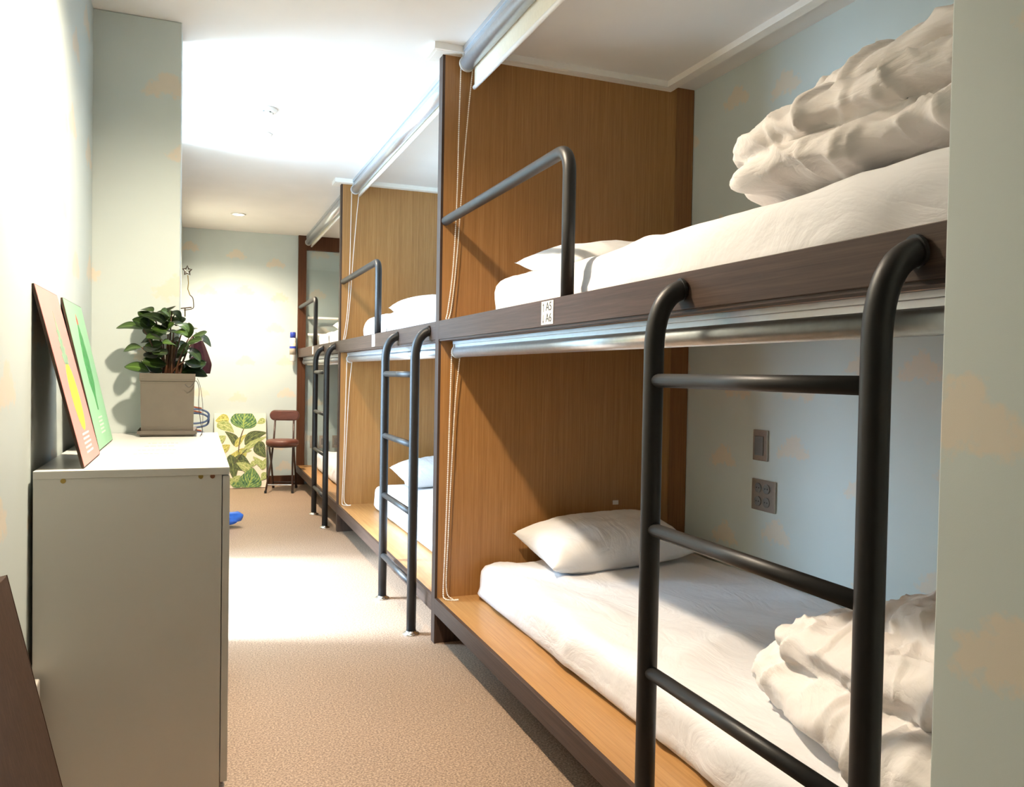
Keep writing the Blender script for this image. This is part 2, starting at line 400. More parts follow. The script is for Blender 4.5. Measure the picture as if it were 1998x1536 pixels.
def low_chain(yk):
    y = yk - .024
    return [[(.918, y, 1.13), (.914, y, .9), (.909, y, .6), (.903, y, .35), (.898, y - .004, .21), (.900, y - .02, .186), (.925, y - .035, .1815), (.945, y - .04, .1815), (.948, y - .03, .1815), (.930, y - .02, .182), (.910, y - .006, .22), (.915, y, .4), (.925, y, .7), (.936, y, .95), (.952, y, 1.125)]]
blind(.715, Y1 - .035, True, .085, 'silver ceiling blind with cream fabric lowered a little above the A5 bunk', up_chain(Y1), GU)
blind(Y1 + T + .05, Y2 - .03, True, .032, 'silver ceiling blind rolled up over the middle upper bunk', up_chain(Y2), GU)
blind(Y2 + T + .05, Y3 - .03, True, .032, 'silver ceiling blind rolled up over the upper bunk at the rear wall', [], GU)
blind(.715, Y1 - .035, False, 0, 'silver blind rolled up under the rail of the A5 and A6 bunk', low_chain(Y1), GL_)
blind(Y1 + T + .04, Y2 - .03, False, 0, 'silver blind rolled up under the rail of the middle bunk', low_chain(Y2), GL_)
blind(Y2 + T + .04, Y3 - .04, False, .018, 'silver blind with white bottom bar under the rail of the last bunk', [], GL_)

# ================================================================== BEDDING
def fbm(p, oct=4):
    s, a, f = 0, 1, 1
    for _ in range(oct): s += a * noise.noise(p * f); a *= .5; f *= 2.03
    return s
def ridge(p): return 1 - abs(noise.noise(p)) * 2
def mattress(x0, x1, y0, y1, z0, z1, label, seed, group='white mattresses on the bunks'):
    """rounded slab under a loosely tucked sheet"""
    nx, ny = 44, 90; bm = bmesh.new(); R = .042
    hx, hy, hz = (x1 - x0) / 2, (y1 - y0) / 2, (z1 - z0) / 2; c = Vector(((x0 + x1) / 2, (y0 + y1) / 2, (z0 + z1) / 2))
    bmesh.ops.create_cube(bm, size=2)
    bmesh.ops.delete(bm, geom=list(bm.faces), context='FACES_ONLY')
    bm.free(); bm = bmesh.new(); grid = {}
    def pt(u, v, s):
        # s=+1 top sheet, -1 bottom ; u,v in [-1,1]
        return Vector((u * hx, v * hy, s * hz))
    def add(key, co):
        if key not in grid: grid[key] = bm.verts.new(co)
        return grid[key]
    nz = 6
    idx = lambda i, j, k: (i, j, k)
    def co(i, j, k):
        p = Vector((-hx + 2 * hx * i / nx, -hy + 2 * hy * j / ny, -hz + 2 * hz * k / nz))
        q = Vector((max(-hx + R, min(hx - R, p.x)), max(-hy + R, min(hy - R, p.y)), max(-hz + R * .7, min(hz - R, p.z))))
        d = p - q
        if d.length > 1e-9:
            m = max(abs(d.x), abs(d.y), abs(d.z)); d = d.normalized() * m
            q = q + d
        else: q = p
        return q
    for i in range(nx + 1):
        for j in range(ny + 1):
            for k in (0, nz): add((i, j, k), co(i, j, k))
    for k in range(1, nz):
        for i in range(nx + 1):
            for j in (0, ny): add((i, j, k), co(i, j, k))
        for j in range(1, ny):
            for i in (0, nx): add((i, j, k), co(i, j, k))
    g = grid
    for i in range(nx):
        for j in range(ny):
            bm.faces.new((g[i, j, nz], g[i + 1, j, nz], g[i + 1, j + 1, nz], g[i, j + 1, nz]))
            bm.faces.new((g[i, j + 1, 0], g[i + 1, j + 1, 0], g[i + 1, j, 0], g[i, j, 0]))
    for k in range(nz):
        for i in range(nx):
            bm.faces.new((g[i, 0, k], g[i + 1, 0, k], g[i + 1, 0, k + 1], g[i, 0, k + 1]))
            bm.faces.new((g[i + 1, ny, k], g[i, ny, k], g[i, ny, k + 1], g[i + 1, ny, k + 1]))
        for j in range(ny):
            bm.faces.new((g[0, j + 1, k], g[0, j, k], g[0, j, k + 1], g[0, j + 1, k + 1]))
            bm.faces.new((g[nx, j, k], g[nx, j + 1, k], g[nx, j + 1, k + 1], g[nx, j, k + 1]))
    bm.normal_update(); S = Vector((seed * 3.1, seed * 1.7, seed))
    for v in bm.verts:
        p = v.co; t = (p.z + hz) / (2 * hz)
        if t < .08: continue
        q = Vector((p.x * 1.6 + p.y * .9, p.y * 1.0 - p.x * .5, p.z * 2)) + S
        d = .006 * fbm(q * 2.2) + .020 * max(0, ridge(q * 2.3 + Vector((0, 0, fbm(q * 2) * .5))) - .55)
        side = abs(p.x) > hx - .02 and t < .95
        if side: d += .012 * noise.noise(Vector((p.y * 2.3, 3 + seed, p.z * 5))) + .004 * ridge(Vector((p.y * 7 + p.z * 6, seed, p.z * 3)))
        v.co = v.co + v.normal * d
    for v in bm.verts: v.co += c
    o = obj('mattress', bm, M_sheet, None, True)
    return tag(o, label, 'mattress', group)
mattress(.945, 1.90, .74, 2.60, 1.236, 1.372, 'white sheeted mattress on the A5 upper bunk under the big folded duvet', 1)
mattress(1.03, 1.985, .76, 2.985, ZP + .001, .315, 'white sheeted mattress on the lower A6 bunk, rounded corner by the pillow', 2)
mattress(.945, 1.90, Y1 + .12, 4.90, 1.236, 1.372, 'white sheeted mattress on the upper bunk of the middle unit', 3)
mattress(1.07, 1.985, Y1 + .10, 5.16, ZP + .001, .330, 'white sheeted mattress on the lower bunk of the middle unit', 4)
mattress(1.00, 1.90, Y2 + .12, 7.20, 1.236, 1.372, 'white sheeted mattress on the upper bunk at the rear wall', 5)
mattress(1.01, 1.985, Y2 + .10, 7.36, ZP + .001, .330, 'white sheeted mattress on the lower bunk at the rear wall', 6)

def pillow(loc, rot, wx, wy, h, label, seed):
    n = 40; bm = bmesh.new(); g = {}
    for s in (1, -1):
        for i in range(n + 1):
            for j in range(n + 1):
                edge = i in (0, n) or j in (0, n)
                if s < 0 and edge: g[i, j, -1] = g[i, j, 1]; continue
                u, v = -1 + 2 * i / n, -1 + 2 * j / n
                pin = 1 - .085 * (1 - v * v) * abs(u) ** 3; pin2 = 1 - .085 * (1 - u * u) * abs(v) ** 3
                prof = (max(0, 1 - abs(u) ** 2.6) * max(0, 1 - abs(v) ** 2.6)) ** .50
                x, y = u * pin * wx / 2, v * pin2 * wy / 2
                z = s * h / 2 * prof * (1.12 if s > 0 else .88)
                q = Vector((u * 2 + seed, v * 2, s * 2.0 + seed))
                if not edge:
                    rad = math.atan2(v, u); e = max(abs(u), abs(v))
                    z += s * prof * (.008 * fbm(q) + .011 * e * ridge(Vector((u * 5 + seed, v * 2.2, e))) * (1 - prof * .4))
                g[i, j, s] = bm.verts.new((x, y, z))
    for s in (1, -1):
        for i in range(n):
            for j in range(n):
                q = [g[i, j, s], g[i + 1, j, s], g[i + 1, j + 1, s], g[i, j + 1, s]]
                bm.faces.new(q if s > 0 else list(reversed(q)))
    o = obj('pillow', bm, M_pillow, None, True); o.location = loc; o.rotation_euler = rot
    return tag(o, label, 'pillow', 'white pillows on the bunks')
pillow((1.52, 2.842, .397), (math.radians(12), math.radians(-2), math.radians(4)), .66, .35, .18, 'plump white pillow on the lower A6 bunk mattress', 1)
pillow((1.43, 2.46, 1.435), (math.radians(8), math.radians(-3), math.radians(3)), .80, .36, .14, 'white pillow on the upper A5 bunk mattress', 2)
pillow((1.45, 4.76, 1.442), (math.radians(10), math.radians(-3), math.radians(-4)), .72, .34, .16, 'white pillow on the upper bunk of the middle unit', 3)
pillow((1.50, 5.02, .42), (math.radians(12), math.radians(-3), math.radians(4)), .64, .34, .16, 'white pillow on the lower bunk of the middle unit', 4)
pillow((1.45, 6.95, 1.445), (math.radians(8), math.radians(-3), 0), .70, .36, .16, 'white pillow on the upper bunk at the rear wall', 5)
pillow((1.50, 7.16, .418), (math.radians(10), math.radians(-3), 0), .64, .34, .15, 'white pillow on the lower bunk at the rear wall', 6)

def duvet(lumps, label, seed, voxel=.0075):
    """folded comforter: overlapping soft layers fused to one surface, then creased"""
    bm = bmesh.new()
    for (cx, cy, cz, hx, hy, hz, ry, rz, rx, pw) in lumps:
        t = bmesh.new(); bmesh.ops.create_icosphere(t, subdivisions=4, radius=1)
        for v in t.verts:
            p = v.co; e = 1.0 / pw
            k = (abs(p.x) ** pw + abs(p.y) ** pw) ** (-e) if (abs(p.x) + abs(p.y)) > 1e-6 else 1
            h = math.sqrt(max(0, 1 - p.z * p.z))
            v.co = Vector((p.x * k * (h ** .55) * hx, p.y * k * (h ** .55) * hy, p.z * hz))
        m4 = Matrix.Translation((cx, cy, cz)) @ Matrix.Rotation(rz, 4, 'Z') @ Matrix.Rotation(ry, 4, 'Y') @ Matrix.Rotation(rx, 4, 'X')
        me = bpy.data.meshes.new('t'); t.to_mesh(me); t.free(); me.transform(m4); bm.from_mesh(me); bpy.data.meshes.remove(me)
    me = bpy.data.meshes.new('d0'); bm.to_mesh(me); bm.free()
    o0 = bpy.data.objects.new('d0', me); COL.objects.link(o0)
    md = o0.modifiers.new('r', 'REMESH'); md.mode = 'VOXEL'; md.voxel_size = voxel
    ms = o0.modifiers.new('s', 'SMOOTH'); ms.iterations = 2; ms.factor = .5
    dg = bpy.context.evaluated_depsgraph_get(); me2 = bpy.data.meshes.new_from_object(o0.evaluated_get(dg)); bpy.data.objects.remove(o0); bpy.data.meshes.remove(me)
    bm = bmesh.new(); bm.from_mesh(me2); bpy.data.meshes.remove(me2); bm.normal_update()
    S = Vector((seed * 5.3, seed * 2.1, seed * 7.7))
    for v in bm.verts:
        p = v.co + S; w_ = Vector((noise.noise(p * 4), noise.noise(p * 4 + Vector((9, 0, 0))), noise.noise(p * 4 + Vector((0, 9, 0))))) * .12
        q = p + w_
        a = max(0, ridge(Vector((q.x * 3.2, q.y * 7.5, q.z * 5.0))) - .35)
        b = max(0, ridge(Vector((q.x * 8.0 + 5, q.y * 9.0 + q.z * 8, q.z * 11.0))) - .3)
        c = max(0, ridge(Vector((q.x * 5.0 + 9, q.y * 4.0 - q.z * 10, q.z * 6.0))) - .45)
        e_ = max(0, ridge(Vector((q.x * 6 + q.z * 5, q.y * 12 - q.x * 4, q.z * 9)) + Vector((3, 7, 1))) - .72)
        d = .009 * e_ * 3 + .012 * fbm(p * 2.2, 2) + .017 * a * a * 2 + .006 * b * b * 1.6 + .018 * c * c * 2 - .008
        v.co = v.co + v.normal * d
    bmesh.ops.smooth_vert(bm, verts=list(bm.verts), factor=.10, use_axis_x=True, use_axis_y=True, use_axis_z=True)
    o = obj('duvet', bm, M_duvet, None, True)
    return tag(o, label, 'duvet')
rd = math.radians
#        cx    cy    cz    hx   hy   hz   ry  rz  rx   pow
duvet([(1.35, 1.090, 1.432, .385, .345, .056, rd(2), rd(5), rd(0), 5),
       (1.36, 1.085, 1.532, .385, .350, .062, rd(-3), rd(3), rd(-3), 5),
       (1.43, 1.050, 1.638, .365, .315, .064, rd(-6), rd(0), rd(-8), 4.5),
       (1.58, .97, 1.705, .26, .20, .05, rd(-8), rd(0), rd(-4), 3.5)], 'thick folded white duvet piled in layers on the A5 upper bunk', 1)
duvet([(1.535, 1.17, .392, .42, .41, .074, rd(0), rd(-7), rd(0), 4),
       (1.545, 1.15, .475, .395, .385, .076, rd(3), rd(-7), rd(-5), 4),
       (1.61, 1.06, .560, .34, .325, .072, rd(2), rd(-6), rd(-10), 3.5),
       (1.20, 1.10, .386, .115, .33, .066, rd(0), rd(-12), rd(0), 3)], 'crumpled white duvet bundled behind the ladder on the lower A6 bunk', 2)

# ================================================================== WALL PLATES
def switch_plate(y0, y1, z0, z1):
    t = thing('light_switch', 'grey metal light switch plate on the cloud wallpaper inside the A6 bunk', 'switch', (0, 0, 0))
    obj('plate', box(XB - .009, XB, y0, y1, z0, z1, .002), M_steel, t)
    obj('rocker', box(XB - .014, XB - .009, y0 + .020, y1 - .016, z0 + .02, z1 - .024, .0015), M_steeld, t)
switch_plate(2.483, 2.566, .742, .859)
t = thing('wall_socket', 'square grey metal plate with four round sockets below the switch in the A6 bunk', 'socket')
obj('plate', box(XB - .009, XB, 2.432, 2.567, .553, .671, .002), M_steel, t)
for yy in (2.478, 2.527):
    for zz in (.588, .639):
        r_ = obj('socket_well', tube([(XB - .0125, yy, zz), (XB - .008, yy, zz)], .0185, 24), M_steeld, t)
        for dy in (-.007, .007): obj('pin_hole', tube([(XB - .0132, yy + dy, zz), (XB - .0124, yy + dy, zz)], .0028, 10), M_black, r_)
for (x, txt) in ((1.03, 'grey switch plate on the rear wall beside the end post of the last lower bunk'), (1.115, 'grey socket plate in the middle of three on the rear wall'), (1.235, 'grey socket plate deepest inside the last lower bunk')):
    t = thing('wall_plate', txt, 'switch', (x, Y3 + .0, .395))
    obj('plate', box(-.035, .035, -.003, .0035, -.058, .058, .001), M_steel, t)
    obj('insert', box(-.018, .018, -.006, -.003, -.03, .03, .001), M_steeld, t)
# white bars on the rear wall of the last upper bunk
for z, nm in ((1.545, 'upper white wall bar above the pillow on the rear wall'), (1.39, 'lower white wall bar close to the pillow on the rear wall')):
    t = thing('wall_bar', nm, 'wall bar')
    obj('bar', tube([(.96, Y3 - .03, z), (1.98, Y3 - .03, z)], .012, 14), M_bar, t, True)
    for x in (.985, 1.96): obj('bracket', tube([(x, Y3 - .03, z), (x, Y3 + .006, z)], .009, 12), M_bar, t)

# ================================================================== CEILING FITTINGS
M_lamp = emit_mat('lamp_diffuser', (1.0, .86, .62), 14)
def downlight(x, y, label, power=LAMP_POWER):
    t = thing('downlight', label, 'ceiling light', (x, y, ZC), 'recessed corridor downlights')
    obj('ring', lathe([(.060, 0), (.058, -.005), (.044, -.006), (.044, -.001)], 36), M_trim, t, True)
    obj('diffuser', lathe([(.043, -.0015), (.043, -.003)], 36), M_lamp, t)
    ld = bpy.data.lights.new('downlight_light', 'SPOT'); ld.energy = power; ld.color = (1.0, .84, .64); ld.spot_size = rd(152); ld.spot_blend = .95; ld.shadow_soft_size = .045
    lo = bpy.data.objects.new('downlight_light', ld); COL.objects.link(lo); lo.parent = t; lo.location = (0, 0, -.012)
downlight(.16, 2.10, 'recessed warm downlight above the white cabinet')
downlight(.307, 4.50, 'recessed warm downlight above the ladder of the middle bunk', LAMP_POWER * .45)
downlight(.307, 6.889, 'glowing warm recessed downlight near the rear wall', LAMP_POWER * 1.05)
t = thing('smoke_detector', 'small white smoke detector on the bright ceiling', 'smoke detector', (.304, 4.064, ZC))
obj('base', lathe([(.050, 0), (.050, -.012), (.044, -.018)], 32), M_trim, t, True)
obj('sensor', lathe([(.030, -.014), (.030, -.024), (.022, -.028)], 24), M_trim, t, True)
for k in range(6):
    a = k * math.pi / 3; obj('vent', box(-.004, .004, -.0015, .0015, -.004, .004), M_steeld, t).matrix_local = Matrix.Translation((.0302 * math.cos(a), .0302 * math.sin(a), -.019)) @ Matrix.Rotation(a + math.pi / 2, 4, 'Z')

# ================================================================== WHITE CABINET
CX0, CX1, CY0, CY1, CZ = -.333, .062, 2.045, 3.185, .82
cab = thing('cabinet', 'white melamine low cabinet against the left wall carrying plant and prints', 'cabinet')
obj('top_panel', box(CX0, CX1 + .015, CY0 - .002, CY1, CZ - .018, CZ, .001), M_white, cab)
obj('side_panel', box(CX0, CX1 - .002, CY0, CY0 + .018, .0, CZ - .018, .0008), M_white, cab)
obj('side_panel', box(CX0, CX1 - .002, CY1 - .018, CY1, .0, CZ - .018, .0008), M_white, cab)
obj('back_panel', box(CX0, CX0 + .006, CY0 + .018, CY1 - .018, .05, CZ - .018), M_white, cab)
obj('plinth', box(CX1 - .05, CX1 - .035, CY0 + .018, CY1 - .018, 0, .06), M_white, cab)
obj('shelf', box(CX0 + .006, CX1 - .02, CY0 + .018, CY1 - .018, .42, .436), M_white, cab)
for a, b in ((CY0 + .001, (CY0 + CY1) / 2 - .0015), ((CY0 + CY1) / 2 + .0015, CY1 - .001)):
    d = obj('door', box(CX1, CX1 + .016, a, b, .06, CZ - .021, .001), M_white, cab)
    yk = b - .05 if a < 2.3 else a + .05
    obj('knob', tube([(CX1 + .016, yk, .7), (CX1 + .018, yk, .7)], .012, 16), M_chrome, d)
M_brass = plain('brass_screw', (.45, .33, .10), .35, .8, .1); M_bronze = plain('bronze_screw', (.36, .17, .10), .4, .7, .1)
for x, z, m_ in ((-.274, .797, M_brass), (.013, .799, M_brass), (.039, .799, M_bronze)):
    obj('screw', tube([(x, CY0 - .0015, z), (x, CY0 + .002, z)], .0055, 14), m_, cab)

# notice lying on the cabinet: a clear film with rows of faint print
pp = obj('notice_sheet', box(-.175, .0, 2.33, 2.86, CZ, CZ + .0006), M_white); tag(pp, 'white printed notice sheet lying flat on the white cabinet top', 'notice')
M_ink = plain('grey_ink', (.22, .19, .17), .6, 0, .05)
for k, (y, x0, x1) in enumerate(((2.40, -.155, -.055), (2.51, -.15, -.050), (2.63, -.14, -.055), (2.735, -.135, -.05))):
    x = x0; bm = bmesh.new()
    while x < x1:
        wv = random.uniform(.006, .016); box_into(bm, x, min(x + wv, x1), y - .0035, y + .0035, CZ + .0006, CZ + .0009); x += wv + .004
    obj('print_line', bm, M_ink, pp)

# leaning prints
def leaning_board(name, y0, y1, xb, hgt, label, mat, cat='print'):
    t = thing(name, label, cat, (xb, (y0 + y1) / 2, CZ))
    ang = math.asin(max(-.9, min(.9, (XL + .004 - xb) / hgt)))
    t.rotation_euler = (0, ang, 0)   # local z runs up the board, local +x faces the room
    hw = (y1 - y0) / 2
    obj('board', box(-.006, 0, -hw, hw, .0025, hgt, .0005), M_darkz, t)
    obj('face', box(0, .0008, -hw + .002, hw - .002, .0045, hgt - .002), mat, t)
    return t, hw
def decal(name, pts, par, mat, x=.0008, th=.0004):
    return obj(name, poly([(x, p[0], p[1]) for p in pts], th, (1, 0, 0)), mat, par)
M_pink = plain('pink_print', (.78, .29, .27), .45, 0, .03, 6); M_mint = plain('mint_print', (.32, .62, .38), .45, 0, .04, 5)
M_pine = plain('pineapple_yellow', (.86, .60, .05), .5, 0, .18, 60); M_crown = plain('pineapple_crown', (.22, .36, .24), .5, 0, .2, 40)
M_cactus = plain('cactus_green', (.07, .32, .10), .5, 0, .35, 60); M_red = plain('flower_red', (.75, .12, .08), .5, 0, .1)
M_pale = plain('pale_print_text', (.88, .66, .60), .5, 0, .02); M_palem = plain('pale_mint_text', (.62, .80, .62), .5, 0, .02)
pk, hw = leaning_board('leaning_print', 2.075, 2.40, -.235, .430, 'pink art print with a yellow pineapple leaning on the cabinet', M_pink)
decal('pineapple_body', [(math.cos(a) * .062, .165 + math.sin(a) * .085) for a in [k * math.pi / 12 for k in range(24)]], pk, M_pine)
crown = [(-.03, .245)] + [p for k in range(4) for p in ((-.045 + .006 * k, .268 + .02 * k), (-.025 + .004 * k, .272 + .02 * k))] + [(0, .378)] + [p for k in range(3, -1, -1) for p in ((.025 - .004 * k, .272 + .02 * k), (.045 - .006 * k, .268 + .02 * k))] + [(.03, .245)]
decal('pineapple_crown', crown, pk, M_crown)
for k in range(5): decal('print_line', [(-.06, .07 - k * .011), (.06 - .01 * (k % 2), .07 - k * .011), (.06 - .01 * (k % 2), .075 - k * .011), (-.06, .075 - k * .011)], pk, M_pale)
gr, hw = leaning_board('leaning_print', 2.49, 2.87, -.245, .430, 'mint green art print with a red-tipped cactus leaning on the cabinet', M_mint)
decal('cactus_body', [(-.012, .11), (-.02, .15), (-.055, .19), (-.06, .26), (-.035, .33), (-.008, .365), (.008, .365), (.035, .33), (.06, .26), (.055, .19), (.02, .15), (.012, .11)], gr, M_cactus)
decal('cactus_flower', [(-.012, .364), (-.016, .378), (0, .396), (.016, .378), (.012, .364)], gr, M_red)
for k in range(5): decal('print_line', [(-.05, .085 - k * .011), (.05 - .012 * (k % 2), .085 - k * .011), (.05 - .012 * (k % 2), .09 - k * .011), (-.05, .09 - k * .011)], gr, M_palem)

# ================================================================== POTTED PLANT
PX, PY = -.089, 3.083
plant = thing('potted_plant', 'glossy green leafy plant in a square grey pot on the cabinet', 'plant', (PX, PY, CZ))
M_pot = plain('grey_pot', (.115, .098, .08), .45, 0, .06, 20, .05); M_soil = plain('soil', (.03, .02, .012), .95, 0, .4, 80, .4)
def frustum(b0, b1, z0, z1, bev=.004, inner=None):
    bm = bmesh.new()
    a = [bm.verts.new((sx * b0, sy * b0, z0)) for sx, sy in ((-1, -1), (1, -1), (1, 1), (-1, 1))]
    c = [bm.verts.new((sx * b1, sy * b1, z1)) for sx, sy in ((-1, -1), (1, -1), (1, 1), (-1, 1))]
    bm.faces.new(list(reversed(a)))
    for i in range(4): bm.faces.new((a[i], a[(i + 1) % 4], c[(i + 1) % 4], c[i]))
    top = bm.faces.new(c)
    if inner:
        r = bmesh.ops.inset_region(bm, faces=[top], thickness=inner[0]); bmesh.ops.translate(bm, verts=top.verts, vec=(0, 0, -inner[1]))
    return bm
obj('saucer', frustum(.083, .094, 0, .021, inner=(.006, .012)), M_pot, plant)
pb = obj('pot', frustum(.082, .0855, .010, .205, inner=(.007, .022)), M_pot, plant)
obj('rim_band', frustum(.0873, .0880, .190, .216, inner=(.009, .02)), M_pot, plant)
obj('soil', box(-.078, .078, -.078, .078, .175, .197), M_soil, plant)
def leaf_mat():
    m, nt, b = new_mat('glossy_leaf')
    uv = N(nt, 'ShaderNodeTexCoord').outputs['UV']; s = N(nt, 'ShaderNodeSeparateXYZ'); L(nt, uv, s.inputs[0])
    a = N(nt, 'ShaderNodeMath', operation='SUBTRACT'); L(nt, s.outputs[1], a.inputs[0]); a.inputs[1].default_value = .5
    ab = N(nt, 'ShaderNodeMath', operation='ABSOLUTE'); L(nt, a.outputs[0], ab.inputs[0])
    oi = N(nt, 'ShaderNodeObjectInfo')
    c1 = ramp(nt, ab.outputs[0], [(0, (.10, .19, .04)), (.06, (.045, .085, .014)), (.5, (.024, .055, .009))])
    hs = N(nt, 'ShaderNodeHueSaturation'); L(nt, c1, hs.inputs['Color'])
    mr = N(nt, 'ShaderNodeMapRange'); L(nt, oi.outputs['Random'], mr.inputs['Value']); mr.inputs['To Min'].default_value = .7; mr.inputs['To Max'].default_value = 1.7; L(nt, mr.outputs[0], hs.inputs['Value'])
    L(nt, hs.outputs[0], b.inputs['Base Color']); b.inputs['Roughness'].default_value = .3
    return m
M_leaf = leaf_mat(); M_stem = plain('reddish_stem', (.075, .03, .012), .5, 0, .2, 30)
def leaf_mesh(var):
    bm = bmesh.new(); n, m_ = 14, 8; uvl = bm.loops.layers.uv.new('UVMap'); g = {}
    curl = (.10, -.06, .16, .02)[var]
    for i in range(n + 1):
        t_ = i / n; wdt = .46 * (math.sin(math.pi * min(1, t_ ** .80)) ** .72) * (.35 + .65 * t_ ** .5) if 0 < i < n else .012
        for j in range(m_ + 1):
            v = -1 + 2 * j / m_
            g[i, j] = bm.verts.new((t_, v * wdt * .62, .10 * abs(v) * wdt + curl * math.sin(math.pi * t_) - curl * 1.6 * t_ * t_))
    for i in range(n):
        for j in range(m_):
            f = bm.faces.new((g[i, j], g[i + 1, j], g[i + 1, j + 1], g[i, j + 1]))
            for l, (a, b) in zip(f.loops, ((i, j), (i + 1, j), (i + 1, j + 1), (i, j + 1))): l[uvl].uv = (a / n, b / m_)
    bmesh.ops.solidify(bm, geom=list(bm.faces), thickness=.012)
    me = bpy.data.meshes.new('leaf'); bm.to_mesh(me); bm.free(); me.materials.append(M_leaf)
    for p in me.polygons: p.use_smooth = True
    return me
LM = [leaf_mesh(k) for k in range(4)]
# (base x, base z, tip x, tip z) in crop pixels of the plant close-up ; converted to metres around the pot
LEAVES = [(340, 300, 40, 250, 0), (490, 250, 218, 215, -.03), (620, 300, 375, 105, -.05), (470, 210, 272, 92, .03), (445, 100, 300, 44, .05), (490, 110, 708, 68, -.02), (655, 100, 778, 178, 0), (640, 335, 440, 300, -.07), (770, 330, 935, 262, .02), (890, 375, 1052, 348, -.03), (925, 390, 1108, 458, .0), (830, 450, 985, 420, -.06),
          (800, 510, 988, 632, -.05), (800, 655, 1032, 712, -.03), (755, 780, 1052, 775, .0), (770, 745, 1040, 655, .03), (320, 500, 112, 522, 0), (350, 490, 525, 572, -.06), (440, 430, 298, 410, .04), (600, 690, 330, 655, -.06), (410, 775, 145, 690, -.02), (560, 760, 360, 690, -.04), (680, 345, 820, 340, -.08), (770, 250, 660, 205, .02), (845, 400, 830, 225, .0),
          (560, 450, 360, 500, .0), (640, 210, 560, 60, .04), (500, 330, 320, 280, .05), (700, 260, 760, 130, .05), (600, 560, 420, 560, .02), (700, 620, 760, 500, .03), (640, 420, 700, 560, .05), (520, 620, 420, 560, .05), (720, 440, 860, 520, .05), (560, 330, 660, 220, -.03), (580, 760, 450, 640, .04), (690, 770, 770, 650, .02), (640, 770, 560, 640, .05), (730, 380, 640, 300, -.02), (450, 380, 560, 300, .02), (560, 420, 400, 380, -.08), (600, 520, 470, 600, -.08), (700, 500, 590, 430, -.07), (520, 300, 640, 180, -.06), (420, 260, 330, 190, -.04), (720, 560, 860, 470, -.02), (700, 250, 850, 300, -.06), (560, 200, 420, 150, -.04), (640, 160, 560, 90, -.05), (500, 560, 360, 620, -.05), (850, 640, 900, 560, -.02), (620, 470, 740, 400, -.04)]
def crop_to_local(cx_, cz_):
    px, py = 220 + cx_ / 5.69, 590 + cz_ / 5.69
    d = F_ + R_ * ((px - 999) / 1582.49) - U_ * ((py - 768) / 1582.49); s = PY / d.y
    return Vector((d.x * s - PX, 0, CAM_Z + d.z * s - CZ))
for k, (a, b, c, d, dy) in enumerate(LEAVES):
    p0 = crop_to_local(a, b); p1 = crop_to_local(c, d); p0.y = dy * .55; p1.y = dy * 1.1
    p1.y = max(-.11, min(.085, p1.y)); ax = (p1 - p0); ln = ax.length; ax.normalize()
    up = Vector((random.uniform(-.3, .3), random.uniform(-.75, -.25), random.uniform(.5, 1.0))); yv = up.cross(ax).normalized(); zv = ax.cross(yv)
    wd = max(1.45, min(2.3, .052 / ln * 2.2))
    o = bpy.data.objects.new('leaf', LM[k % 4]); COL.objects.link(o); o.parent = plant
    o.matrix_local = Matrix(((ax.x * ln, yv.x * ln * wd, zv.x * ln, p0.x), (ax.y * ln, yv.y * ln * wd, zv.y * ln, p0.y), (ax.z * ln, yv.z * ln * wd, zv.z * ln, p0.z), (0, 0, 0, 1)))
    if k < 26 and k % 2 == 0 or k in (9, 13, 17, 25):
        q0 = Vector((p0.x * .25 + random.uniform(-.015, .015), p0.y * .3, .19)); mid = (q0 + p0) / 2 + Vector((-p0.x * .25, 0, .01))
        obj('stem', tube(bez(q0, mid, p0, 7), [.0042 - .0022 * i / 7 for i in range(8)], 8), M_stem, plant, True)
for k in range(3):
    obj('stem', tube([(-.012 + .012 * k, -.02 + .01 * k, .19), (-.006 + .010 * k, -.022 + .01 * k, .25), (-.002 + .012 * k, -.02, .33)], [.0062, .0055, .004], 10), M_stem, plant, True)
# thin dark cord looped over the pot rim
M_cord = plain('dark_cord', (.03, .03, .035), .5)
cd = obj('thin_cord', tube(catmull([(PX + .055, PY - .098, 1.000), (PX + .066, PY - .0985, .990), (PX + .078, PY - .097, .998), (PX + .090, PY - .096, 1.012), (PX + .100, PY - .096, .985), (PX + .099, PY - .096, .93), (PX + .106, PY - .098, .87), (PX + .112, PY - .10, .840), (PX + .104, PY - .108, CZ + .0016)], 8), .0012, 6), M_cord)
tag(cd, 'thin dark cord hanging beside the grey plant pot', 'cord')
cd2 = obj('thin_cord', tube(catmull([(PX + .094, PY - .06, 1.02), (PX + .104, PY - .05, .99), (PX + .112, PY - .045, .93), (PX + .113, PY - .05, .87), (PX + .110, PY - .06, CZ + .0014)], 8), .0008, 6), M_cord)
tag(cd2, 'finer dark wire curving down behind the thin cord at the pot', 'cord')

# ================================================================== LOW DARK BOARD AND GREY BOX BY THE LEFT WALL
t = thing('leaning_board', 'dark brown board leaning on the left wall in front of the cabinet', 'board', (-.165, 1.28, 0)); ang = math.asin((XL + .024 + .165) / .70)
t.rotation_euler = (0, ang, 0)
obj('panel', box(-.018, 0, -.41, .41, .004, .69, .0015), M_darkz, t)
obj('edge_band', box(-.0185, .0005, .41, .412, .004, .69), M_dark, t)
t = thing('cable_box', 'small grey cable box on the left wall beside the white cabinet', 'cable box', (XL, 1.94, .20))
M_gbox = plain('grey_box_plastic', (.45, .42, .38), .5)
obj('cover', box(0, .028, -.08, .085, 0, .165, .004), M_gbox, t)
for z in (.035, .13): obj('screw', tube([(.027, .05, z), (.031, .05, z)], .006, 12), M_chrome, t)

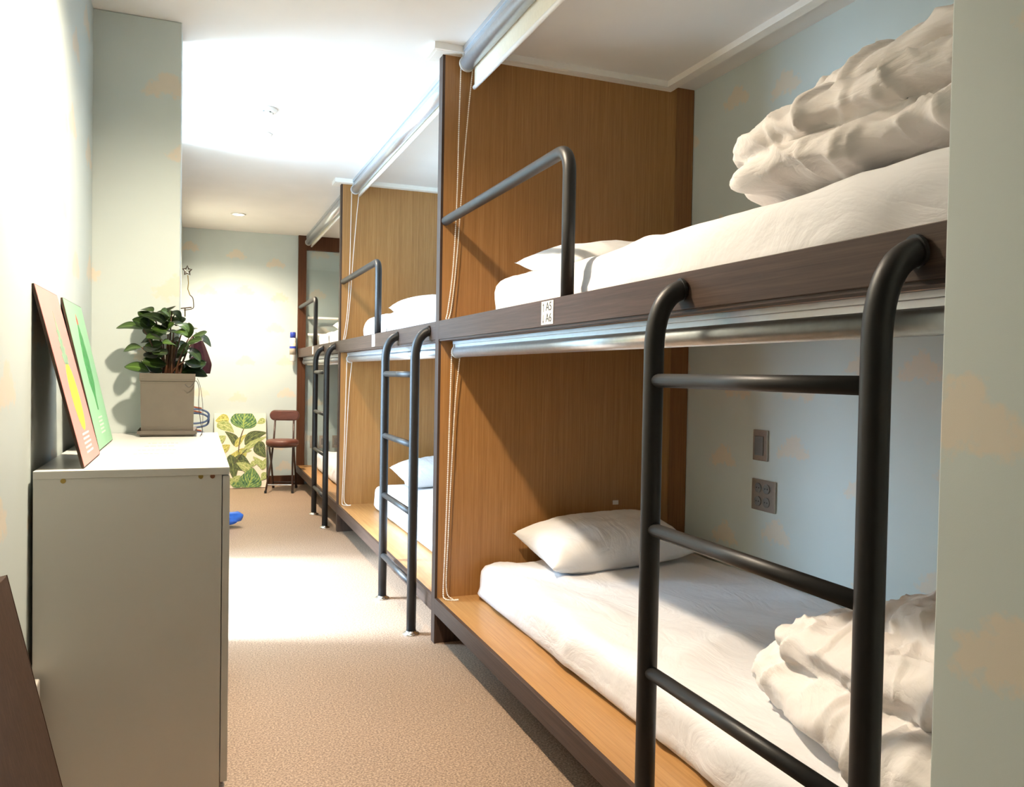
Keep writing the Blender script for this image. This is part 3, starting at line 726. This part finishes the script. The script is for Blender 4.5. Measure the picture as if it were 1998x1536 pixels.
# ================================================================== FAR END: CANVAS, CHAIR, SPRAY CAN, BAG
cv = thing('leaf_canvas', 'canvas print of tropical green leaves leaning on the rear wall', 'picture', (.378, 7.555, 0)); CW, CH = .222, .675
cv.rotation_euler = (-math.asin((Y3 + .013 - 7.555 - .02) / CH), 0, 0)
M_canvas = plain('canvas_cream', (.84, .72, .58), .8, 0, .03, 40, .05)
obj('canvas', box(-CW, CW, 0, .018, 0.004, CH, .002), M_canvas, cv)
def print_leaf_mat(name, c0, c1, c2):
    m, nt, b = new_mat(name)
    uv = N(nt, 'ShaderNodeTexCoord').outputs['UV']; s = N(nt, 'ShaderNodeSeparateXYZ'); L(nt, uv, s.inputs[0])
    a = N(nt, 'ShaderNodeMath', operation='SUBTRACT'); L(nt, s.outputs[1], a.inputs[0]); a.inputs[1].default_value = .5
    ab = N(nt, 'ShaderNodeMath', operation='ABSOLUTE'); L(nt, a.outputs[0], ab.inputs[0])
    k = N(nt, 'ShaderNodeMath', operation='MULTIPLY_ADD'); L(nt, ab.outputs[0], k.inputs[0]); k.inputs[1].default_value = -1.1; L(nt, s.outputs[0], k.inputs[2])
    w_ = N(nt, 'ShaderNodeMath', operation='MULTIPLY'); L(nt, k.outputs[0], w_.inputs[0]); w_.inputs[1].default_value = 42
    sn = N(nt, 'ShaderNodeMath', operation='SINE'); L(nt, w_.outputs[0], sn.inputs[0])
    nz = noise_tex(nt, mapping(nt, uv, (3, 5, 1)), 2.0, 4)
    ad = N(nt, 'ShaderNodeMath', operation='MULTIPLY_ADD'); L(nt, sn.outputs[0], ad.inputs[0]); ad.inputs[1].default_value = .11; L(nt, nz, ad.inputs[2])
    c = ramp(nt, ad.outputs[0], [(.34, c0), (.5, c1), (.68, c2)])
    md = ramp(nt, ab.outputs[0], [(0, c2), (.03, c2), (.05, c1)])
    mx = N(nt, 'ShaderNodeMix', data_type='RGBA'); mm = N(nt, 'ShaderNodeMath', operation='LESS_THAN'); L(nt, ab.outputs[0], mm.inputs[0]); mm.inputs[1].default_value = .025
    L(nt, mm.outputs[0], mx.inputs[0]); L(nt, c, mx.inputs[6]); L(nt, md, mx.inputs[7]); L(nt, mx.outputs[2], b.inputs['Base Color']); b.inputs['Roughness'].default_value = .7
    return m
PL = [print_leaf_mat('print_leaf_teal', (.035, .10, .05), (.11, .23, .08), (.33, .42, .10)), print_leaf_mat('print_leaf_yellow', (.22, .22, .04), (.45, .42, .09), (.70, .64, .22)), print_leaf_mat('print_leaf_dark', (.03, .045, .02), (.075, .10, .035), (.20, .24, .07)), print_leaf_mat('print_leaf_light', (.16, .22, .06), (.36, .42, .13), (.60, .60, .28))]
def printed_leaf(k, x0, z0, x1, z1, width, mat, bend=0.):
    """flat printed leaf clipped to the canvas, base (x0,z0) -> tip (x1,z1) in 0..1 canvas units"""
    bm = bmesh.new(); uvl = bm.loops.layers.uv.new('UVMap'); n, m_ = 16, 6; g = {}
    P0, P1 = Vector((-CW + 2 * CW * x0, CH * z0)), Vector((-CW + 2 * CW * x1, CH * z1)); ax = P1 - P0; pr = Vector((-ax.y, ax.x)).normalized()
    y = -.0004 - .00018 * k
    for i in range(n + 1):
        t_ = i / n; wd = width * (math.sin(math.pi * t_ ** .72) ** .8) * (1 - .25 * t_) if 0 < i < n else .0006
        for j in range(m_ + 1):
            v = -1 + 2 * j / m_; q = P0 + ax * t_ + pr * (v * wd + bend * math.sin(math.pi * t_))
            q.x = max(-CW + .001, min(CW - .001, q.x)); q.y = max(.006, min(CH - .001, q.y)); g[i, j] = bm.verts.new((q.x, y, q.y))
    for i in range(n):
        for j in range(m_):
            f = bm.faces.new((g[i, j], g[i, j + 1], g[i + 1, j + 1], g[i + 1, j]))
            for l, (a, b) in zip(f.loops, ((i, j), (i, j + 1), (i + 1, j + 1), (i + 1, j))): l[uvl].uv = (a / n, b / m_)
    bmesh.ops.dissolve_degenerate(bm, dist=1e-5, edges=list(bm.edges)); bmesh.ops.recalc_face_normals(bm, faces=list(bm.faces))
    obj('printed_leaf', bm, mat, cv)
for k, a in enumerate([(.28, .93, .02, .90, .055, PL[1], 0), (.05, .86, .38, .74, .05, PL[3], .02), (.56, .79, .62, 1.08, .125, PL[0], .01), (.98, .92, .82, .86, .03, PL[3], 0), (.44, .56, .20, .76, .040, PL[2], -.02), (.40, .55, .62, .72, .028, PL[1], .01), (.58, .58, 1.02, .74, .055, PL[2], .03), (.55, .50, 1.02, .69, .030, PL[3], .01), (.85, .62, .99, .40, .06, PL[2], -.02),
                       (.62, .50, .25, .42, .055, PL[1], .02), (.30, .45, .38, .10, .05, PL[2], .01), (.40, .42, .73, .26, .075, PL[2], -.02), (.52, .49, .72, .50, .02, PL[3], 0), (.70, .22, .42, .34, .045, PL[3], -.01), (.98, .26, .74, .42, .032, PL[3], 0), (.90, .24, 1.0, .40, .03, PL[3], 0), (.78, .30, .72, .36, .05, PL[3], 0), (.62, -.02, .74, .27, .11, PL[0], -.01), (.36, .02, .50, .16, .06, PL[0], 0), (.34, .06, .22, .16, .035, PL[3], 0), (.36, .10, .50, .17, .03, PL[3], 0), (1.0, .20, .90, .10, .035, PL[3], 0), (.05, .62, .22, .70, .04, PL[3], 0), (.12, .50, .30, .58, .04, PL[1], 0)]): printed_leaf(k, *a)
M_pstem = plain('print_stem', (.10, .09, .045), .7)
for k, (a, b, c) in enumerate((((.56, .79), (.47, .66), (.46, .48)), ((.38, .33), (.5, .45), (.62, .52)))):
    q = [(-CW + 2 * CW * p.x, -.0062, CH * p.y) for p in bez((a[0], a[1], 0), (b[0], b[1], 0), (c[0], c[1], 0), 8)]
    bm = bmesh.new(); prev = None
    for p in q:
        cur = (bm.verts.new((p[0] - .004, p[1], p[2])), bm.verts.new((p[0] + .004, p[1], p[2])))
        if prev: bm.faces.new((prev[0], prev[1], cur[1], cur[0]))
        prev = cur
    obj('printed_stem', bm, M_pstem, cv)

# folding chair
ch = thing('folding_chair', 'small brown folding chair with round padded seat at the rear wall', 'chair', (.712, 7.345, 0), rz=rd(-14))
M_pad = plain('brown_vinyl_pad', (.115, .036, .022), .45, 0, .12, 20, .05); M_leg = plain('dark_brown_tube', (.045, .018, .010), .4, 0, .1)
obj('seat', lathe([(.125, .398), (.137, .404), (.140, .425), (.136, .441), (.120, .449), (.06, .451)], 40), M_pad, ch, True)
obj('seat_frame', lathe([(.120, .386), (.126, .390), (.126, .398)], 32), M_leg, ch)
bm = bmesh.new(); n = 20; pts = []
for k in range(n): a = math.pi / 2 + math.pi * k / (n - 1); pts.append((-.082 + .046 * math.cos(a), .655 + .046 * math.sin(a)))
for k in range(n): a = -math.pi / 2 + math.pi * k / (n - 1); pts.append((.082 + .046 * math.cos(a), .655 + .046 * math.sin(a)))
front = [bm.verts.new((x, .105 + .25 * x * x * -1, z)) for x, z in pts]; back = [bm.verts.new((x, .135 - .25 * x * x, z)) for x, z in pts]
bm.faces.new(front); bm.faces.new(list(reversed(back)))
for i in range(len(pts)): bm.faces.new((front[(i + 1) % len(pts)], front[i], back[i], back[(i + 1) % len(pts)]))
bmesh.ops.recalc_face_normals(bm, faces=list(bm.faces)); bmesh.ops.bevel(bm, geom=[e for e in bm.edges if len(e.link_faces) == 2 and max(len(f.verts) for f in e.link_faces) > 4], offset=.008, segments=3, affect='EDGES')
obj('backrest', bm, M_pad, ch)
for s in (-1, 1):
    obj('front_leg', tube([(s * .112, -.165, .004), (s * .092, -.02, .24), (s * .084, .075, .46), (s * .080, .115, .63)], .0085, 12), M_leg, ch, True)
    obj('rear_leg', tube([(s * .100, .165, .004), (s * .100, .06, .22), (s * .104, -.045, .392)], .0085, 12), M_leg, ch, True)
    for (x, y) in ((s * .112, -.165), (s * .100, .165)): obj('rubber_foot', tube([(x, y, 0), (x, y, .022)], .011, 12), M_black, ch)
obj('stretcher', tube([(-.106, -.125, .066), (.106, -.125, .066)], .006, 10), M_chrome, ch)
obj('stretcher', tube([(-.100, .14, .055), (.100, .14, .055)], .006, 10), M_leg, ch)

# spray can in its holder on the rear wall
M_blue = plain('blue_plastic', (.03, .06, .42), .35, 0, .08); M_can = plain('white_can', (.80, .78, .76), .3, 0, .03); M_can2 = plain('can_gold', (.62, .52, .42), .35, 0, .1)
sp = thing('spray_can', 'white spray can with blue cap in a wall clip beside the end post', 'spray can', (.826, 7.668, 1.14))
obj('body', lathe([(.024, 0), (.027, .004), (.027, .205), (.021, .220)], 28), M_can, sp, True)
obj('cap', lathe([(.0255, .215), (.0255, .262), (.022, .267)], 28), M_blue, sp, True)
obj('label_band', lathe([(.0274, .06), (.0274, .17)], 28), M_can2, sp, True).scale = (1, 1, 1)
bm = box(-.006, .033, .028, .065, .07, .145, .002); tube_into(bm, [(0, 0, .118), (0, 0, .138)], .029, 28); obj('wall_clip', bm, M_blue, sp)

# blue plastic bag on the floor
bm = bmesh.new(); bmesh.ops.create_icosphere(bm, subdivisions=4, radius=1)
for v in bm.verts:
    p = v.co.copy(); d = 1 + .28 * fbm(p * 1.7 + Vector((3, 1, 2)), 3) + .10 * ridge(p * 3.1)
    v.co = Vector((p.x * .085 * d, p.y * .08 * d, max(-.9, p.z) * .052 * d))
    if p.x > .55: v.co.x += (p.x - .55) * .11; v.co.z += (p.x - .55) * .02
mn = min(v.co.z for v in bm.verts)
for v in bm.verts: v.co.z -= mn
M_bag = plain('blue_bag', (.04, .16, .68), .25, 0, .15, 12)
bg = obj('plastic_bag', bm, M_bag, None, True, (.155, 5.72, 0)); tag(bg, 'crumpled bright blue plastic bag on the floor beyond the cabinet', 'bag')

# ================================================================== THINGS HUNG ON THE LEFT WALL NEAR THE REAR
M_wire = plain('bronze_wire', (.10, .06, .04), .4, .6, .1); M_gold = plain('gold_wire', (.45, .28, .06), .35, .7, .1)
so = thing('star_ornament', 'dark wire star ornament hanging on a cord on the left wall', 'ornament', (-.06, 6.0, 1.44))
star = [(.030 * (1 if k % 2 == 0 else .45) * math.sin(k * math.pi / 5), 0, .285 + .034 * (1 if k % 2 == 0 else .45) * math.cos(k * math.pi / 5)) for k in range(10)]
obj('star', tube(star, .005, 8, closed=True), M_wire, so)
obj('cord', tube([(.004, 0, .255), (.008, 0, .20), (.004, .002, .16), (.018, 0, .12)], .003, 8), M_gold, so)
obj('hook', tube(catmull([(.018, 0, .12), (.036, 0, .10), (.042, 0, .06), (.038, 0, .03), (.0, 0, .018), (-.02, 0, .016)], 6), .003, 8), M_wire, so)
obj('arm', tube([(.03, 0, .036), (-.06, 0, .022)], .004, 8), M_wire, so)
obj('stem', tube([(-.012, 0, .03), (-.012, 0, -.03)], .004, 8), M_wire, so)
obj('wall_mount', tube([(-.06, 0, -.01), (-.06, 0, .06)], .006, 8), M_wire, so)

M_burg = plain('burgundy_cloth', (.055, .006, .014), .8, 0, .3, 20)
bm = bmesh.new(); n, m_ = 18, 14; prevr = None
for i in range(n + 1):
    t_ = i / n; row = []
    for j in range(m_):
        a = 2 * math.pi * j / m_; rr = (.02 + .075 * t_ ** .6) * (1 + .18 * math.sin(5 * a + 2 * t_) + .1 * math.sin(3 * a)) * (1 - .35 * max(0, t_ - .75) / .25)
        row.append(bm.verts.new((math.cos(a) * rr * .75 + .035 * t_, math.sin(a) * rr, -.27 * t_)))
    if prevr:
        for j in range(m_): bm.faces.new((prevr[j], prevr[(j + 1) % m_], row[(j + 1) % m_], row[j]))
    else: bm.faces.new(list(row))
    prevr = row
bm.faces.new(list(reversed(prevr))); bmesh.ops.recalc_face_normals(bm, faces=list(bm.faces))
hk = obj('coat_hook', tube(catmull([(-.121, 6.05, 1.31), (-.06, 6.05, 1.305), (-.01, 6.05, 1.29), (.0, 6.05, 1.31)], 6), .005, 8), M_chrome, None, True); tag(hk, 'metal coat hook on the left wall holding the burgundy cloth', 'hook')
gm = obj('hanging_cloth', bm, M_burg, None, True, (.004, 6.05, 1.292)); tag(gm, 'dark burgundy cloth hanging from the hook behind the plant', 'cloth')
M_hang = plain('blue_grey_hanger', (.10, .14, .24), .4, 0, .1); M_hangr = plain('red_hanger_tip', (.42, .12, .05), .45)
for k in range(3):
    y = 5.90 + .05 * k; z = .66 + (.10 if k < 2 else 0) - .03 * k
    t = thing('clothes_hanger', ('upper', 'middle', 'lower')[k] + ' blue-grey clothes hanger on the left wall behind the pot', 'hanger', (-.11, y, z), 'hangers on the left wall')
    obj('loop', tube(catmull([(0, 0, .02), (.13, 0, .02), (.185, 0, .0), (.195, 0, -.03), (.18, 0, -.06), (.12, 0, -.075), (0, 0, -.075)], 6), .007, 10), M_hang, t, True)
    obj('shoulder', tube([(0, 0, .035), (.10, 0, .036), (.15, 0, .025)], .006, 10), M_hangr, t, True)
    obj('wall_peg', tube([(-.012, 0, -.03), (.02, 0, -.03), (.02, 0, .035)], .005, 8), M_chrome, t)
